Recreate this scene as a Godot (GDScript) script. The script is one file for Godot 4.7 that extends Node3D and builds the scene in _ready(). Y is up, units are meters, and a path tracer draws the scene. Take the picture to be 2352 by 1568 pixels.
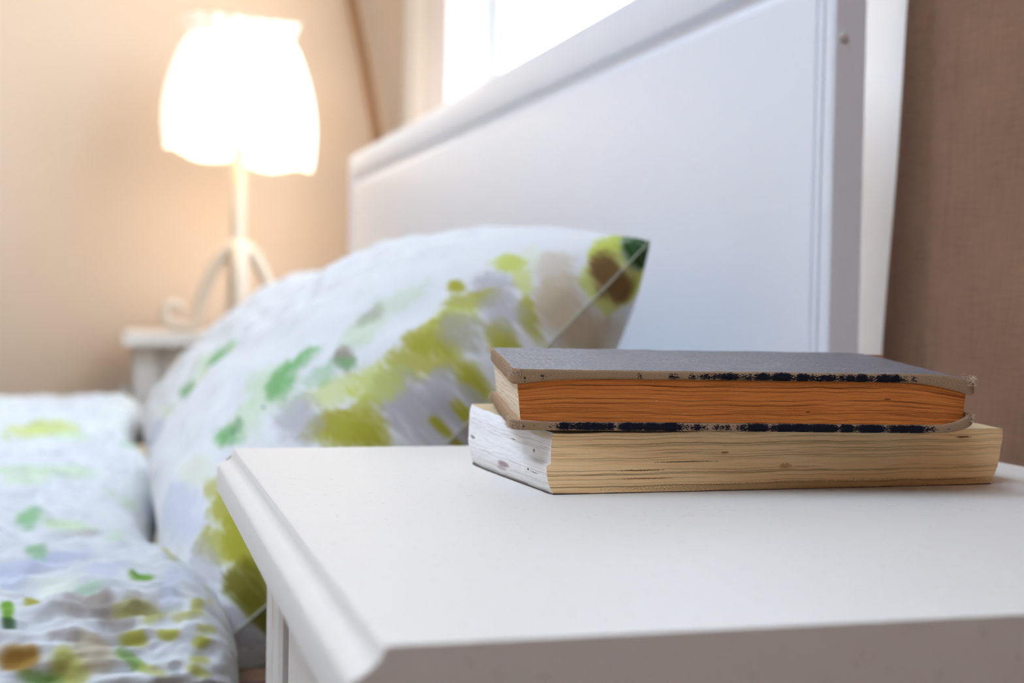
extends Node3D

# ------------------------------------------------------------------ numbers of the place (metres, y up)
# The camera stands close to a white nightstand; -z runs along the window wall past the bed to the beige far wall.
const TABLE_TOP := 0.70
const FAR_WALL := -3.25
const WINDOW_WALL := 0.637
const ROOF_X0 := -1.7
const ROOF_X1 := -0.5
const ROOF_Z0 := -1.3
const ROOF_Z1 := 1.0

var mat := {}


# ================================================================== geometry helper
class Geo:
	var v := PackedVector3Array()
	var n := PackedVector3Array()
	var t := PackedVector2Array()
	var i := PackedInt32Array()

	# corners counter-clockwise seen from outside
	func tri(a: Vector3, b: Vector3, c: Vector3, na = null, nb = null, nc = null) -> void:
		var f := (b - a).cross(c - a).normalized()
		var k := v.size()
		for p in [a, b, c]:
			v.append(p)
			t.append(Vector2(p.x + p.z * 0.37, p.y + p.z * 0.61))
		n.append(f if na == null else na)
		n.append(f if nb == null else nb)
		n.append(f if nc == null else nc)
		i.append_array(PackedInt32Array([k, k + 2, k + 1]))

	func quad(a: Vector3, b: Vector3, c: Vector3, d: Vector3, na = null, nb = null, nc = null, nd = null) -> void:
		tri(a, b, c, na, nb, nc)
		tri(a, c, d, na, nc, nd)

	# a box with rounded (chamfered, smoothly shaded) edges
	func box(lo: Vector3, hi: Vector3, r := 0.002) -> void:
		var ax := [Vector3.RIGHT, Vector3.UP, Vector3.BACK]
		var c := (lo + hi) * 0.5
		var h := (hi - lo) * 0.5
		r = minf(r, minf(h.x, minf(h.y, h.z)) * 0.9)
		var face := func(s: Vector3, axis: int) -> Vector3:   # the corner of sign s on the face across axis
			var p := s * (h - Vector3.ONE * r)
			p[axis] = s[axis] * h[axis]
			return c + p
		for a in 3:
			var b := (a + 1) % 3
			var d := (a + 2) % 3
			for sg in [-1.0, 1.0]:
				var q: Array[Vector3] = []
				for k in [[-1, -1], [1, -1], [1, 1], [-1, 1]]:
					var s := Vector3.ZERO
					s[a] = sg
					s[b] = k[0]
					s[d] = k[1]
					q.append(face.call(s, a))
				if sg < 0:
					q.reverse()
				quad(q[0], q[1], q[2], q[3])
			# the four edges along axis a
			for sb in [-1.0, 1.0]:
				for sd in [-1.0, 1.0]:
					var s0 := Vector3.ZERO
					s0[a] = -1.0
					s0[b] = sb
					s0[d] = sd
					var s1 := s0
					s1[a] = 1.0
					var nb: Vector3 = ax[b] * sb
					var nd: Vector3 = ax[d] * sd
					var p0: Vector3 = face.call(s0, b)
					var p1: Vector3 = face.call(s0, d)
					var p2: Vector3 = face.call(s1, d)
					var p3: Vector3 = face.call(s1, b)
					if (p1 - p0).cross(p2 - p0).dot(nb + nd) > 0:
						quad(p0, p1, p2, p3, nb, nd, nd, nb)
					else:
						quad(p3, p2, p1, p0, nb, nd, nd, nb)
		for sx in [-1.0, 1.0]:
			for sy in [-1.0, 1.0]:
				for sz in [-1.0, 1.0]:
					var s := Vector3(sx, sy, sz)
					var px: Vector3 = face.call(s, 0)
					var py: Vector3 = face.call(s, 1)
					var pz: Vector3 = face.call(s, 2)
					if (py - px).cross(pz - px).dot(s) > 0:
						tri(px, py, pz, Vector3(sx, 0, 0), Vector3(0, sy, 0), Vector3(0, 0, sz))
					else:
						tri(pz, py, px, Vector3(0, 0, sz), Vector3(0, sy, 0), Vector3(sx, 0, 0))

	# nu x nv cells of f(u, v), 0..1; smooth normals; flip turns the outside over; uvf(u, v) gives the texture place
	func grid(nu: int, nv: int, f: Callable, flip := false, uvf = null) -> void:
		var k := v.size()
		var p := PackedVector3Array()
		for b in nv + 1:
			for a in nu + 1:
				p.append(f.call(a / float(nu), b / float(nv)))
				t.append(Vector2(a / float(nu), b / float(nv)) if uvf == null else uvf.call(a / float(nu), b / float(nv)))
		var m := PackedVector3Array()
		m.resize(p.size())
		var w := nu + 1
		for b in nv:
			for a in nu:
				var q := [b * w + a, b * w + a + 1, (b + 1) * w + a + 1, (b + 1) * w + a]
				if flip:
					q.reverse()
				for s in [[q[0], q[1], q[2]], [q[0], q[2], q[3]]]:
					var fn: Vector3 = (p[s[1]] - p[s[0]]).cross(p[s[2]] - p[s[0]])
					m[s[0]] += fn
					m[s[1]] += fn
					m[s[2]] += fn
					i.append_array(PackedInt32Array([k + s[0], k + s[2], k + s[1]]))
		# rows or columns that close on themselves share their normals
		for b in nv + 1:
			if p[b * w].distance_to(p[b * w + nu]) < 1e-6:
				var s2: Vector3 = m[b * w] + m[b * w + nu]
				m[b * w] = s2
				m[b * w + nu] = s2
		for a in nu + 1:
			if p[a].distance_to(p[nv * w + a]) < 1e-6:
				var s3: Vector3 = m[a] + m[nv * w + a]
				m[a] = s3
				m[nv * w + a] = s3
		for x in m.size():
			m[x] = m[x].normalized() if m[x].length() > 1e-14 else Vector3.UP
		v.append_array(p)
		n.append_array(m)

	# a round bar along points
	func tube(pts: Array, radii: Array, sides := 12, flat := 1.0, side := Vector3.ZERO) -> void:
		var count := pts.size()
		var frames := []
		var last := Vector3.ZERO
		for a in count:
			var d: Vector3 = (pts[mini(a + 1, count - 1)] - pts[maxi(a - 1, 0)]).normalized()
			var x := side
			if x == Vector3.ZERO:
				x = last if last != Vector3.ZERO else (Vector3.RIGHT if absf(d.x) < 0.8 else Vector3.BACK)
			x = (x - d * x.dot(d)).normalized()
			last = x
			frames.append([x, d.cross(x)])
		var at := func(u: float, w: float) -> Vector3:
			var a := int(round(w * (count - 1)))
			var g := u * TAU
			return pts[a] + radii[a] * (frames[a][0] * cos(g) + frames[a][1] * sin(g) * flat)
		grid(sides, count - 1, at)
		for e in [0, count - 1]:
			for s in sides:
				var p0: Vector3 = at.call(s / float(sides), e / float(count - 1))
				var p1: Vector3 = at.call((s + 1) / float(sides), e / float(count - 1))
				if e == 0:
					tri(pts[e], p1, p0)
				else:
					tri(pts[e], p0, p1)

	# profile of (radius, height) turned about the y axis at c
	func lathe(profile: Array, c: Vector3, sides := 32) -> void:
		var last := profile.size() - 1
		grid(sides, last, func(u: float, w: float) -> Vector3:
			var q: Vector2 = profile[int(round(w * last))]
			return c + Vector3(cos(u * TAU) * q.x, q.y, -sin(u * TAU) * q.x))

	# a closed outline (counter-clockwise in the plane a, b) drawn out from d0 to d1 along a x b; corners sharper than 35 degrees stay sharp
	func extrude(outline: PackedVector2Array, a: Vector3, b: Vector3, d0: float, d1: float) -> void:
		var c := a.cross(b)
		var m := outline.size()
		var fn := []
		for k in m:
			var e := outline[(k + 1) % m] - outline[k]
			fn.append((a * e.y - b * e.x).normalized())
		for k in m:
			var p := outline[k]
			var q := outline[(k + 1) % m]
			var np: Vector3 = fn[k]
			var nq: Vector3 = fn[k]
			if np.angle_to(fn[(k + m - 1) % m]) < 0.62:
				np = (np + fn[(k + m - 1) % m]).normalized()
			if nq.angle_to(fn[(k + 1) % m]) < 0.62:
				nq = (nq + fn[(k + 1) % m]).normalized()
			var p0 := a * p.x + b * p.y + c * d0
			var q0 := a * q.x + b * q.y + c * d0
			quad(p0, q0, q0 + c * (d1 - d0), p0 + c * (d1 - d0), np, nq, nq, np)
		var ids := Geometry2D.triangulate_polygon(outline)
		for k in range(0, ids.size(), 3):
			var q := [outline[ids[k]], outline[ids[k + 1]], outline[ids[k + 2]]]
			if (q[1] - q[0]).cross(q[2] - q[0]) < 0:
				q.reverse()
			var g := []
			for s in q:
				g.append(a * s.x + b * s.y)
			tri(g[0] + c * d1, g[1] + c * d1, g[2] + c * d1)
			tri(g[2] + c * d0, g[1] + c * d0, g[0] + c * d0)

	func into(mesh: ArrayMesh, material: Material) -> ArrayMesh:
		var arr := []
		arr.resize(Mesh.ARRAY_MAX)
		arr[Mesh.ARRAY_VERTEX] = v
		arr[Mesh.ARRAY_NORMAL] = n
		arr[Mesh.ARRAY_TEX_UV] = t
		arr[Mesh.ARRAY_INDEX] = i
		mesh.add_surface_from_arrays(Mesh.PRIMITIVE_TRIANGLES, arr)
		mesh.surface_set_material(mesh.get_surface_count() - 1, material)
		return mesh


# ================================================================== scene helpers
func put(called: String, mesh: Mesh, parent: Node = null) -> MeshInstance3D:
	var o := MeshInstance3D.new()
	o.name = called
	o.mesh = mesh
	o.cast_shadow = GeometryInstance3D.SHADOW_CASTING_SETTING_DOUBLE_SIDED
	(parent if parent else self).add_child(o, true)
	return o


func part(called: String, g: Geo, material: Material, parent: Node = null) -> MeshInstance3D:
	return put(called, g.into(ArrayMesh.new(), material), parent)


func thing(called: String, label: String, category: String, at := Vector3.ZERO, group := "") -> Node3D:
	var o := Node3D.new()
	o.name = called
	add_child(o, true)
	o.position = at
	tag(o, label, category, group)
	return o


func tag(o: Node, label: String, category: String, group := "") -> void:
	o.set_meta("label", label)
	o.set_meta("category", category)
	if group:
		o.set_meta("group", group)


func structure(o: Node, label: String, category: String) -> void:
	o.set_meta("kind", "structure")
	tag(o, label, category)


func paint(name_: String, c: Color, rough := 0.6, spec := 0.5) -> StandardMaterial3D:
	var m := StandardMaterial3D.new()
	m.resource_name = name_
	m.albedo_color = c
	m.roughness = rough
	m.metallic_specular = spec
	mat[name_] = m
	return m


func noise(freq: float, octaves := 4, seed_ := 1) -> FastNoiseLite:
	var f := FastNoiseLite.new()
	f.noise_type = FastNoiseLite.TYPE_SIMPLEX_SMOOTH
	f.frequency = freq
	f.fractal_octaves = octaves
	f.seed = seed_
	return f


func texture(w: int, h: int, f: Callable) -> ImageTexture:
	var im := Image.create(w, h, false, Image.FORMAT_RGB8)
	var d := PackedByteArray()
	d.resize(w * h * 3)
	for y in h:
		for x in w:
			var c: Color = f.call((x + 0.5) / w, (y + 0.5) / h)
			var k := (y * w + x) * 3
			d[k] = int(clampf(c.r, 0, 1) * 255)
			d[k + 1] = int(clampf(c.g, 0, 1) * 255)
			d[k + 2] = int(clampf(c.b, 0, 1) * 255)
	im.set_data(w, h, false, Image.FORMAT_RGB8, d)
	return ImageTexture.create_from_image(im)


func rgb(r: float, g: float, b: float) -> Color:
	return Color(r / 255.0, g / 255.0, b / 255.0)


# soft blotches of dye on cloth: [u, v, radius along, radius across, turn in degrees, colour, strength]
func dye(side: int, ground: Color, blobs: Array) -> ImageTexture:
	var px := PackedFloat32Array()
	px.resize(side * side * 3)
	for k in side * side:
		px[k * 3] = ground.r
		px[k * 3 + 1] = ground.g
		px[k * 3 + 2] = ground.b
	var wob := noise(0.03, 3, 8)
	for b in blobs:
		var c: Color = b[5]
		var ra: float = b[2] * side
		var rb: float = b[3] * side
		var big := maxf(ra, rb) * 1.4
		var cx: float = b[0] * side
		var cy: float = b[1] * side
		var co := cos(deg_to_rad(b[4]))
		var si := sin(deg_to_rad(b[4]))
		for y in range(maxi(0, int(cy - big)), mini(side, int(cy + big) + 1)):
			for x in range(maxi(0, int(cx - big)), mini(side, int(cx + big) + 1)):
				var dx := x - cx
				var dy := y - cy
				var a := (dx * co + dy * si) / ra
				var e := (-dx * si + dy * co) / rb
				var q := a * a + e * e + wob.get_noise_2d(x, y) * 0.45 + wob.get_noise_2d(x * 3.1, y * 3.1 + 70.0) * 0.35
				if q < 1.25:
					var s: float = b[6] * smoothstep(1.25, 0.15, q)
					var k := (y * side + x) * 3
					px[k] = lerpf(px[k], c.r, s)
					px[k + 1] = lerpf(px[k + 1], c.g, s)
					px[k + 2] = lerpf(px[k + 2], c.b, s)
	var d := PackedByteArray()
	d.resize(side * side * 3)
	for k in side * side * 3:
		d[k] = int(clampf(px[k], 0, 1) * 255)
	return ImageTexture.create_from_image(Image.create_from_data(side, side, false, Image.FORMAT_RGB8, d))


# ================================================================== everything
func _ready() -> void:
	camera_and_light()
	materials()
	room()
	bed()
	var stand := nightstand()
	stand.position = Vector3(0, 0, -0.53)
	var far := stand.duplicate()
	far.name = "nightstand"
	add_child(far, true)
	far.position = Vector3(-0.035, 0, -2.98)
	tag(far, "white nightstand on the far side of the bed, with the lit lamp on it", "nightstand")
	lower_book()
	upper_book()
	pillows()
	duvet()
	lamp()
	curtains()
	pole()


func camera_and_light() -> void:
	var cam := Camera3D.new()
	cam.name = "camera"
	add_child(cam)
	var yaw := deg_to_rad(15.66)
	var pitch := deg_to_rad(1.758)
	var roll := deg_to_rad(1.02)
	var f := Vector3(sin(yaw) * cos(pitch), -sin(pitch), -cos(yaw) * cos(pitch))
	var r := Vector3(cos(yaw), 0, sin(yaw))
	var u := r.cross(f)
	cam.transform = Transform3D(Basis(r * cos(roll) + u * sin(roll), -r * sin(roll) + u * cos(roll), -f), Vector3(0, 0.78, 0))
	var lens := CameraAttributesPhysical.new()
	lens.frustum_focal_length = 50.0
	lens.frustum_near = 0.02
	lens.frustum_far = 100.0
	lens.frustum_focus_distance = 0.585
	lens.exposure_aperture = 8.0
	cam.attributes = lens
	cam.keep_aspect = Camera3D.KEEP_HEIGHT
	cam.fov = rad_to_deg(2.0 * atan(12.0 / 50.0))
	cam.current = true

	var env := Environment.new()
	env.background_mode = Environment.BG_SKY
	var sm := ProceduralSkyMaterial.new()
	sm.sky_top_color = Color(0.80, 0.89, 1.0)
	sm.sky_horizon_color = Color(0.96, 0.97, 0.98)
	sm.sky_curve = 0.3
	sm.ground_horizon_color = Color(0.80, 0.80, 0.78)
	sm.ground_bottom_color = Color(0.66, 0.65, 0.62)
	env.sky = Sky.new()
	env.sky.sky_material = sm
	env.background_energy_multiplier = 11.0
	env.tonemap_mode = Environment.TONE_MAPPER_LINEAR
	env.tonemap_exposure = 1.0
	env.sdfgi_enabled = true
	env.ssao_enabled = true
	env.ssil_enabled = true
	var we := WorldEnvironment.new()
	we.name = "world_environment"
	we.environment = env
	add_child(we)


func materials() -> void:
	paint("white_paint", rgb(225, 219, 210), 0.5, 0.4)
	paint("bed_paint", rgb(236, 239, 246), 0.4)
	paint("frame_paint", rgb(240, 240, 236), 0.5)
	var gl := paint("glass", Color(1, 1, 1, 0.04), 0.02)
	gl.transparency = BaseMaterial3D.TRANSPARENCY_ALPHA
	# plastered beige walls with a little relief
	var wall := paint("beige_wall", rgb(217, 196, 172), 0.9, 0.3)
	var nt := NoiseTexture2D.new()
	nt.width = 256
	nt.height = 256
	nt.seamless = true
	nt.as_normal_map = true
	nt.bump_strength = 1.0
	nt.noise = noise(0.03, 4, 3)
	wall.normal_enabled = true
	wall.normal_texture = nt
	wall.normal_scale = 0.2
	wall.uv1_triplanar = true
	wall.uv1_world_triplanar = true
	wall.uv1_scale = Vector3.ONE * 1.5
	paint("tan_bounce_wall", rgb(190, 152, 122), 0.9, 0.3)
	paint("greige_trim", rgb(216, 208, 203), 0.7, 0.3)
	paint("white_wall", rgb(240, 238, 236), 0.9, 0.3)
	paint("ceiling_paint", rgb(240, 238, 234), 0.9, 0.3)
	# oak-brown boards
	var wood := paint("brown_wood", Color.WHITE, 0.5)
	var wn := noise(0.012, 4, 5)
	wood.albedo_texture = texture(256, 256, func(x: float, y: float) -> Color:
		var g := 0.5 + 0.5 * wn.get_noise_2d(x * 60, y * 1600)
		return rgb(70, 42, 30).lerp(rgb(112, 70, 48), g))
	wood.uv1_triplanar = true
	wood.uv1_scale = Vector3(1.2, 1.2, 1.2)
	# linen of the brown curtain: crossed threads of uneven tone
	var linen := paint("brown_linen", Color.WHITE, 0.95, 0.2)
	var ln := noise(0.9, 2, 4)
	var lf := noise(0.02, 2, 14)
	linen.albedo_texture = texture(512, 512, func(x: float, y: float) -> Color:
		var a := ln.get_noise_2d(x * 14, y * 300) * 0.5 + ln.get_noise_2d(x * 300, y * 14 + 90) * 0.5 + 0.35 * lf.get_noise_2d(x * 200, y * 200)
		return rgb(141, 109, 88).lerp(rgb(159, 123, 100), 0.5 + a))
	var voile := paint("white_voile", rgb(244, 243, 240), 0.95, 0.2)
	voile.backlight_enabled = true
	voile.backlight = Color(0.82, 0.79, 0.77)
	paint("lamp_metal", rgb(212, 198, 178), 0.5)
	paint("sheet", rgb(240, 226, 200), 0.9, 0.2)
	paint("pole_wood", rgb(150, 112, 78), 0.6)
	paint("plug_grey", rgb(206, 199, 192), 0.6)
	paint("steel", rgb(170, 165, 160), 0.35).metallic = 0.8


# ================================================================== the room
func room() -> void:
	var g := Geo.new()
	g.box(Vector3(-2.8, -0.1, FAR_WALL - 0.15), Vector3(0.95, 0.0, 1.75), 0.001)
	structure(part("floor", g, mat.brown_wood), "brown wooden floor under the bed and the nightstands", "floor")
	# ceiling with an unseen roof window, placed to light table and headboard: opening x -1.7 to -0.5, z -1.3 to 1.0
	g = Geo.new()
	g.box(Vector3(-2.8, 2.55, FAR_WALL - 0.15), Vector3(ROOF_X0, 2.67, 1.75), 0.001)
	g.box(Vector3(ROOF_X1, 2.55, FAR_WALL - 0.15), Vector3(0.95, 2.67, 1.75), 0.001)
	g.box(Vector3(ROOF_X0, 2.55, FAR_WALL - 0.15), Vector3(ROOF_X1, 2.67, ROOF_Z0), 0.001)
	g.box(Vector3(ROOF_X0, 2.55, ROOF_Z1), Vector3(ROOF_X1, 2.67, 1.75), 0.001)
	structure(part("ceiling", g, mat.ceiling_paint), "white ceiling of the bedroom", "ceiling")
	g = Geo.new()
	g.box(Vector3(-2.8, 0, FAR_WALL - 0.15), Vector3(WINDOW_WALL + 0.16, 2.55, FAR_WALL), 0.001)
	structure(part("wall_far", g, mat.beige_wall), "plain beige wall behind the lit lamp", "wall")
	g = Geo.new()
	g.box(Vector3(-2.8, 0, 1.6), Vector3(0.95, 2.55, 1.75), 0.001)  # out of view; its tan warms and dims light on camera-facing sides
	structure(part("unseen_wall_back", g, mat.tan_bounce_wall), "unseen tan wall behind the camera, toned to warm and dim the light it throws back", "wall")
	g = Geo.new()
	g.box(Vector3(-2.8, 0, FAR_WALL), Vector3(-2.65, 2.55, 1.6), 0.002)
	structure(part("wall_left", g, mat.beige_wall), "beige wall across the room from the headboard", "wall")
	# the window wall: opening from z -2.74 to -1.05, y 0.62 to 2.44
	var x0 := WINDOW_WALL
	var x1 := WINDOW_WALL + 0.16
	g = Geo.new()
	g.box(Vector3(x0, 0, FAR_WALL), Vector3(x1, 2.55, -2.74), 0.002)
	g.box(Vector3(x0, 0, -1.05), Vector3(x1, 2.55, 1.6), 0.002)
	g.box(Vector3(x0, 0, -2.74), Vector3(x1, 0.62, -1.05), 0.002)
	g.box(Vector3(x0, 2.44, -2.74), Vector3(x1, 2.55, -1.05), 0.002)
	structure(part("wall_window", g, mat.white_wall), "pale wall with the bright window behind the headboard", "wall")
	window_in("window_1", Vector2(-2.74, -1.05), Vector2(0.62, 2.44), Transform3D(Basis(), Vector3(x1 - 0.05, 0, 0)), "bright white-framed window behind the white headboard")
	g = Geo.new()
	g.box(Vector3(x0 - 0.014, 0.0, -2.955), Vector3(x0 + 0.001, 2.55, -2.742), 0.003)
	structure(part("trim_1", g, mat.greige_trim), "upright greige trim board at the far side of the window", "trim")
	# stood up along z and y like the other, then laid down over the roof opening
	window_in("window_2", Vector2(ROOF_Z0, ROOF_Z1), Vector2(ROOF_X0, ROOF_X1), Transform3D(Basis(Vector3.UP, Vector3.RIGHT, Vector3.BACK), Vector3(0, 2.61, 0)), "unseen roof window in the white ceiling, placed to light the table and headboard")


func window_in(called: String, along: Vector2, high: Vector2, place: Transform3D, label: String) -> void:
	var w := Node3D.new()
	w.name = called
	add_child(w)
	w.transform = place
	structure(w, label, "window")
	var g := Geo.new()
	var t := 0.045
	var d := 0.03
	var z0 := along.x
	var z1 := along.y
	var y0 := high.x
	var y1 := high.y
	g.box(Vector3(-d, y0, z0), Vector3(d, y1, z0 + t), 0.004)
	g.box(Vector3(-d, y0, z1 - t), Vector3(d, y1, z1), 0.004)
	g.box(Vector3(-d, y0, z0 + t), Vector3(d, y0 + t, z1 - t), 0.004)
	g.box(Vector3(-d, y1 - t, z0 + t), Vector3(d, y1, z1 - t), 0.004)
	part("window_frame", g, mat.frame_paint, w)
	var zm := (z0 + z1) * 0.5
	g = Geo.new()
	g.box(Vector3(-d, y0 + t, zm - 0.03), Vector3(d, y1 - t, zm + 0.03), 0.004)
	part("mullion", g, mat.frame_paint, w)
	for s in [[z0 + t, zm - 0.03], [zm + 0.03, z1 - t]]:
		g = Geo.new()
		g.box(Vector3(-0.002, y0 + t, s[0]), Vector3(0.002, y1 - t, s[1]), 0.0005)
		part("pane", g, mat.glass, w)
	if called == "window_1":
		g = Geo.new()
		g.box(Vector3(-0.12, y0 - 0.001, z0 + 0.001), Vector3(-d, y0 + 0.024, z1 - 0.001), 0.004)
		part("window_sill", g, mat.frame_paint, w)


# ================================================================== nightstand (origin on the floor, middle of its length)
func nightstand() -> Node3D:
	var o := thing("nightstand", "white nightstand with a moulded front edge, in the foreground under the two old books", "nightstand")
	var z0 := -0.212
	var z1 := 0.212
	# the top: a board drawn out along z with a cove moulding on its front edge
	var g := Geo.new()
	var pr := PackedVector2Array([Vector2(0.441, 0.678), Vector2(0.441, 0.6985), Vector2(0.4395, 0.70)])
	pr.append_array(PackedVector2Array([Vector2(0.0612, 0.70), Vector2(0.0603, 0.6995), Vector2(0.0600, 0.6986)]))
	for k in 7:                                        # the cove
		var q := k / 6.0 * PI * 0.5
		pr.append(Vector2(0.0596 - 0.0034 * (1 - cos(q)), 0.6979 - 0.0040 * sin(q)))
	pr.append_array(PackedVector2Array([Vector2(0.0534, 0.6925), Vector2(0.0524, 0.6918), Vector2(0.0519, 0.6905), Vector2(0.0519, 0.6792), Vector2(0.0529, 0.678)]))
	g.extrude(pr, Vector3.RIGHT, Vector3.UP, z0, z1)
	part("table_top", g, table_paint(), o)
	# legs: square posts with a groove down the front
	for sz in [-1.0, 1.0]:
		for front in [true, false]:
			g = Geo.new()
			var xa := 0.074 if front else 0.385
			var xb := 0.115 if front else 0.426
			var zc: float = sz * 0.147
			var ol := PackedVector2Array()
			for q in [[xa, zc - 0.0265], [xb, zc - 0.0265], [xb, zc + 0.0265], [xa + 0.002, zc + 0.0265], [xa, zc + 0.0245], [xa, zc + 0.006], [xa + 0.004, zc + 0.003], [xa + 0.004, zc - 0.001], [xa, zc - 0.004], [xa, zc - 0.0245]]:
				ol.append(Vector2(q[1], q[0]))
			g.extrude(ol, Vector3.BACK, Vector3.RIGHT, 0.0, 0.678)
			part("leg", g, mat.white_paint, o)
	# drawer front with rounded upper corners, its box, a knob
	g = Geo.new()
	var fr := PackedVector2Array()
	for c in [[0.066, 0.50, 0.0], [0.066, 0.672, 0.0], [-0.066, 0.672, 0.0], [-0.066, 0.50, 0.0]]:
		var sx := signf(c[0])
		var sy := 1.0 if c[1] > 0.58 else -1.0
		var st := 0 if sx > 0 and sy < 0 else 1 if sx > 0 else 2 if sy > 0 else 3
		for k in 5:
			var q := -PI / 2 + st * PI / 2 + k / 4.0 * PI / 2
			fr.append(Vector2(c[0] - sx * 0.02 + 0.02 * cos(q), c[1] - sy * 0.02 + 0.02 * sin(q)))
	g.extrude(fr, Vector3.FORWARD, Vector3.UP, 0.072, 0.088)
	var dr := part("drawer_front", g, mat.white_paint, o)
	g = Geo.new()
	g.lathe([Vector2(0, 0.0), Vector2(0.006, 0.0), Vector2(0.005, 0.008), Vector2(0.012, 0.016), Vector2(0.012, 0.02), Vector2(0.006, 0.024), Vector2(0, 0.025)], Vector3.ZERO, 20)
	var kn := part("knob", g, mat.white_paint, dr)
	kn.transform = Transform3D(Basis(Vector3.BACK, PI / 2), Vector3(0.072, 0.58, 0))
	g = Geo.new()
	g.box(Vector3(0.088, 0.505, -0.060), Vector3(0.40, 0.66, 0.060), 0.002)
	part("drawer_box", g, mat.white_paint, o)
	for s in [-1.0, 1.0]:
		g = Geo.new()
		g.box(Vector3(0.115, 0.48, s * 0.148 - 0.008), Vector3(0.385, 0.678, s * 0.148 + 0.008), 0.001)
		part("side_panel", g, mat.white_paint, o)
	g = Geo.new()
	g.box(Vector3(0.405, 0.48, -0.13), Vector3(0.42, 0.678, 0.13), 0.001)
	part("back_panel", g, mat.white_paint, o)
	g = Geo.new()
	g.box(Vector3(0.08, 0.14, -0.145), Vector3(0.42, 0.155, 0.145), 0.002)
	part("shelf", g, mat.white_paint, o)
	return o


func table_paint() -> StandardMaterial3D:
	var m: StandardMaterial3D = mat.white_paint.duplicate()
	m.resource_name = "worn_white_paint"
	# fine scuffs and hairs in the paint, brushed roughly across the board
	var r := RandomNumberGenerator.new()
	r.seed = 11
	var im := Image.create(1024, 1024, false, Image.FORMAT_RGB8)
	im.fill(Color.WHITE)
	for k in 900:
		var x := r.randf_range(20, 1000)
		var y := r.randf_range(20, 1000)
		var a := r.randfn(0.75, 0.35)
		var c := Color.WHITE.lerp(rgb(120, 105, 90), r.randf_range(0.1, 0.6))
		for s in r.randi_range(1, 9):
			im.set_pixel(int(clampf(x, 0, 1023)), int(clampf(y, 0, 1023)), c)
			x += cos(a)
			y += sin(a)
			a += r.randf_range(-0.3, 0.3)
	m.albedo_texture = ImageTexture.create_from_image(im)
	m.uv1_triplanar = true
	m.uv1_scale = Vector3.ONE * 3.6
	var nt := NoiseTexture2D.new()
	nt.width = 512
	nt.height = 512
	nt.seamless = true
	nt.as_normal_map = true
	nt.bump_strength = 3.0
	nt.noise = noise(0.05, 4, 21)
	m.normal_enabled = true
	m.normal_texture = nt
	m.normal_scale = 0.08
	return m


# ================================================================== bed
func bed() -> void:
	var o := thing("bed", "white painted bed with a tall panelled headboard, against the window", "bed")
	var front := 0.433
	var back := 0.456
	var near := -0.811
	var far := -2.72
	var top := 1.0435
	var p: StandardMaterial3D = mat.bed_paint
	# stiles with two grooves, outline in the plane (z, x)
	for s in [[near, -1.0, "stile"], [far, 1.0, "stile"]]:
		var g := Geo.new()
		var e: float = s[0]
		var d: float = s[1]
		var ol := PackedVector2Array()
		for q in [[0.0, back], [0.0, front + 0.002], [0.002, front], [0.0095, front], [0.0105, front + 0.007], [0.0135, front + 0.007], [0.0145, front + 0.0005], [0.0205, front + 0.0005], [0.0215, front + 0.008], [0.0275, front + 0.008], [0.0285, front + 0.0025], [0.0375, front + 0.0025], [0.0375, back]]:
			ol.append(Vector2(e + d * q[0], q[1]))
		if d < 0:
			ol.reverse()
		ol.reverse()
		g.extrude(ol, Vector3.BACK, Vector3.RIGHT, 0.0, top - 0.0005)
		var st := part("stile", g, p, o)
		if d < 0:
			g = Geo.new()
			g.lathe([Vector2(0, 0.0012), Vector2(0.0026, 0.0012), Vector2(0.0032, 0.0006), Vector2(0.0033, -0.002)], Vector3.ZERO, 20)
			var pl := part("screw_cap", g, mat.plug_grey, st)
			pl.transform = Transform3D(Basis(Vector3.RIGHT, PI / 2), Vector3(0.4400, 0.947, near))
	var g2 := Geo.new()
	g2.box(Vector3(front + 0.003, 0.30, far + 0.0375), Vector3(back - 0.003, 0.985, near - 0.0375), 0.001)
	part("headboard_panel", g2, p, o)
	# the top rail: face, then a hollow under it
	g2 = Geo.new()
	var rl := PackedVector2Array()
	for q in [[back, 0.984], [back, top - 0.002], [back - 0.002, top], [front + 0.001, top], [front - 0.001, top - 0.002], [front - 0.001, 1.003], [front + 0.001, 1.000], [front + 0.006, 0.998], [front + 0.007, 0.992], [front + 0.004, 0.988], [front + 0.003, 0.984]]:
		rl.append(Vector2(q[0], q[1]))
	g2.extrude(rl, Vector3.RIGHT, Vector3.UP, far + 0.0375, near - 0.0375)
	part("top_rail", g2, p, o)
	# brown side rails, foot board, legs
	for z in [-0.843, -2.69]:
		g2 = Geo.new()
		g2.box(Vector3(-1.62, 0.36, z - 0.014), Vector3(front, 0.556, z + 0.014), 0.004)
		part("side_rail", g2, mat.brown_wood, o)
	g2 = Geo.new()
	g2.box(Vector3(-1.65, 0.05, far), Vector3(-1.62, 0.62, near), 0.004)
	part("footboard", g2, p, o)
	for z in [-0.86, -2.67]:
		g2 = Geo.new()
		g2.box(Vector3(-1.60, 0.0, z - 0.025), Vector3(-1.55, 0.36, z + 0.025), 0.004)
		part("leg", g2, p, o)
	g2 = Geo.new()
	g2.box(Vector3(-1.60, 0.30, -2.67), Vector3(front, 0.34, -0.86), 0.004)
	part("slat_base", g2, mat.brown_wood, o)
	# mattress in its fitted sheet
	g2 = Geo.new()
	g2.box(Vector3(-1.58, 0.34, -2.66), Vector3(0.42, 0.505, -0.865), 0.03)
	tag(part("mattress", g2, mat.sheet), "cream sheeted mattress between the pillows and the duvet", "mattress")


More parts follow.
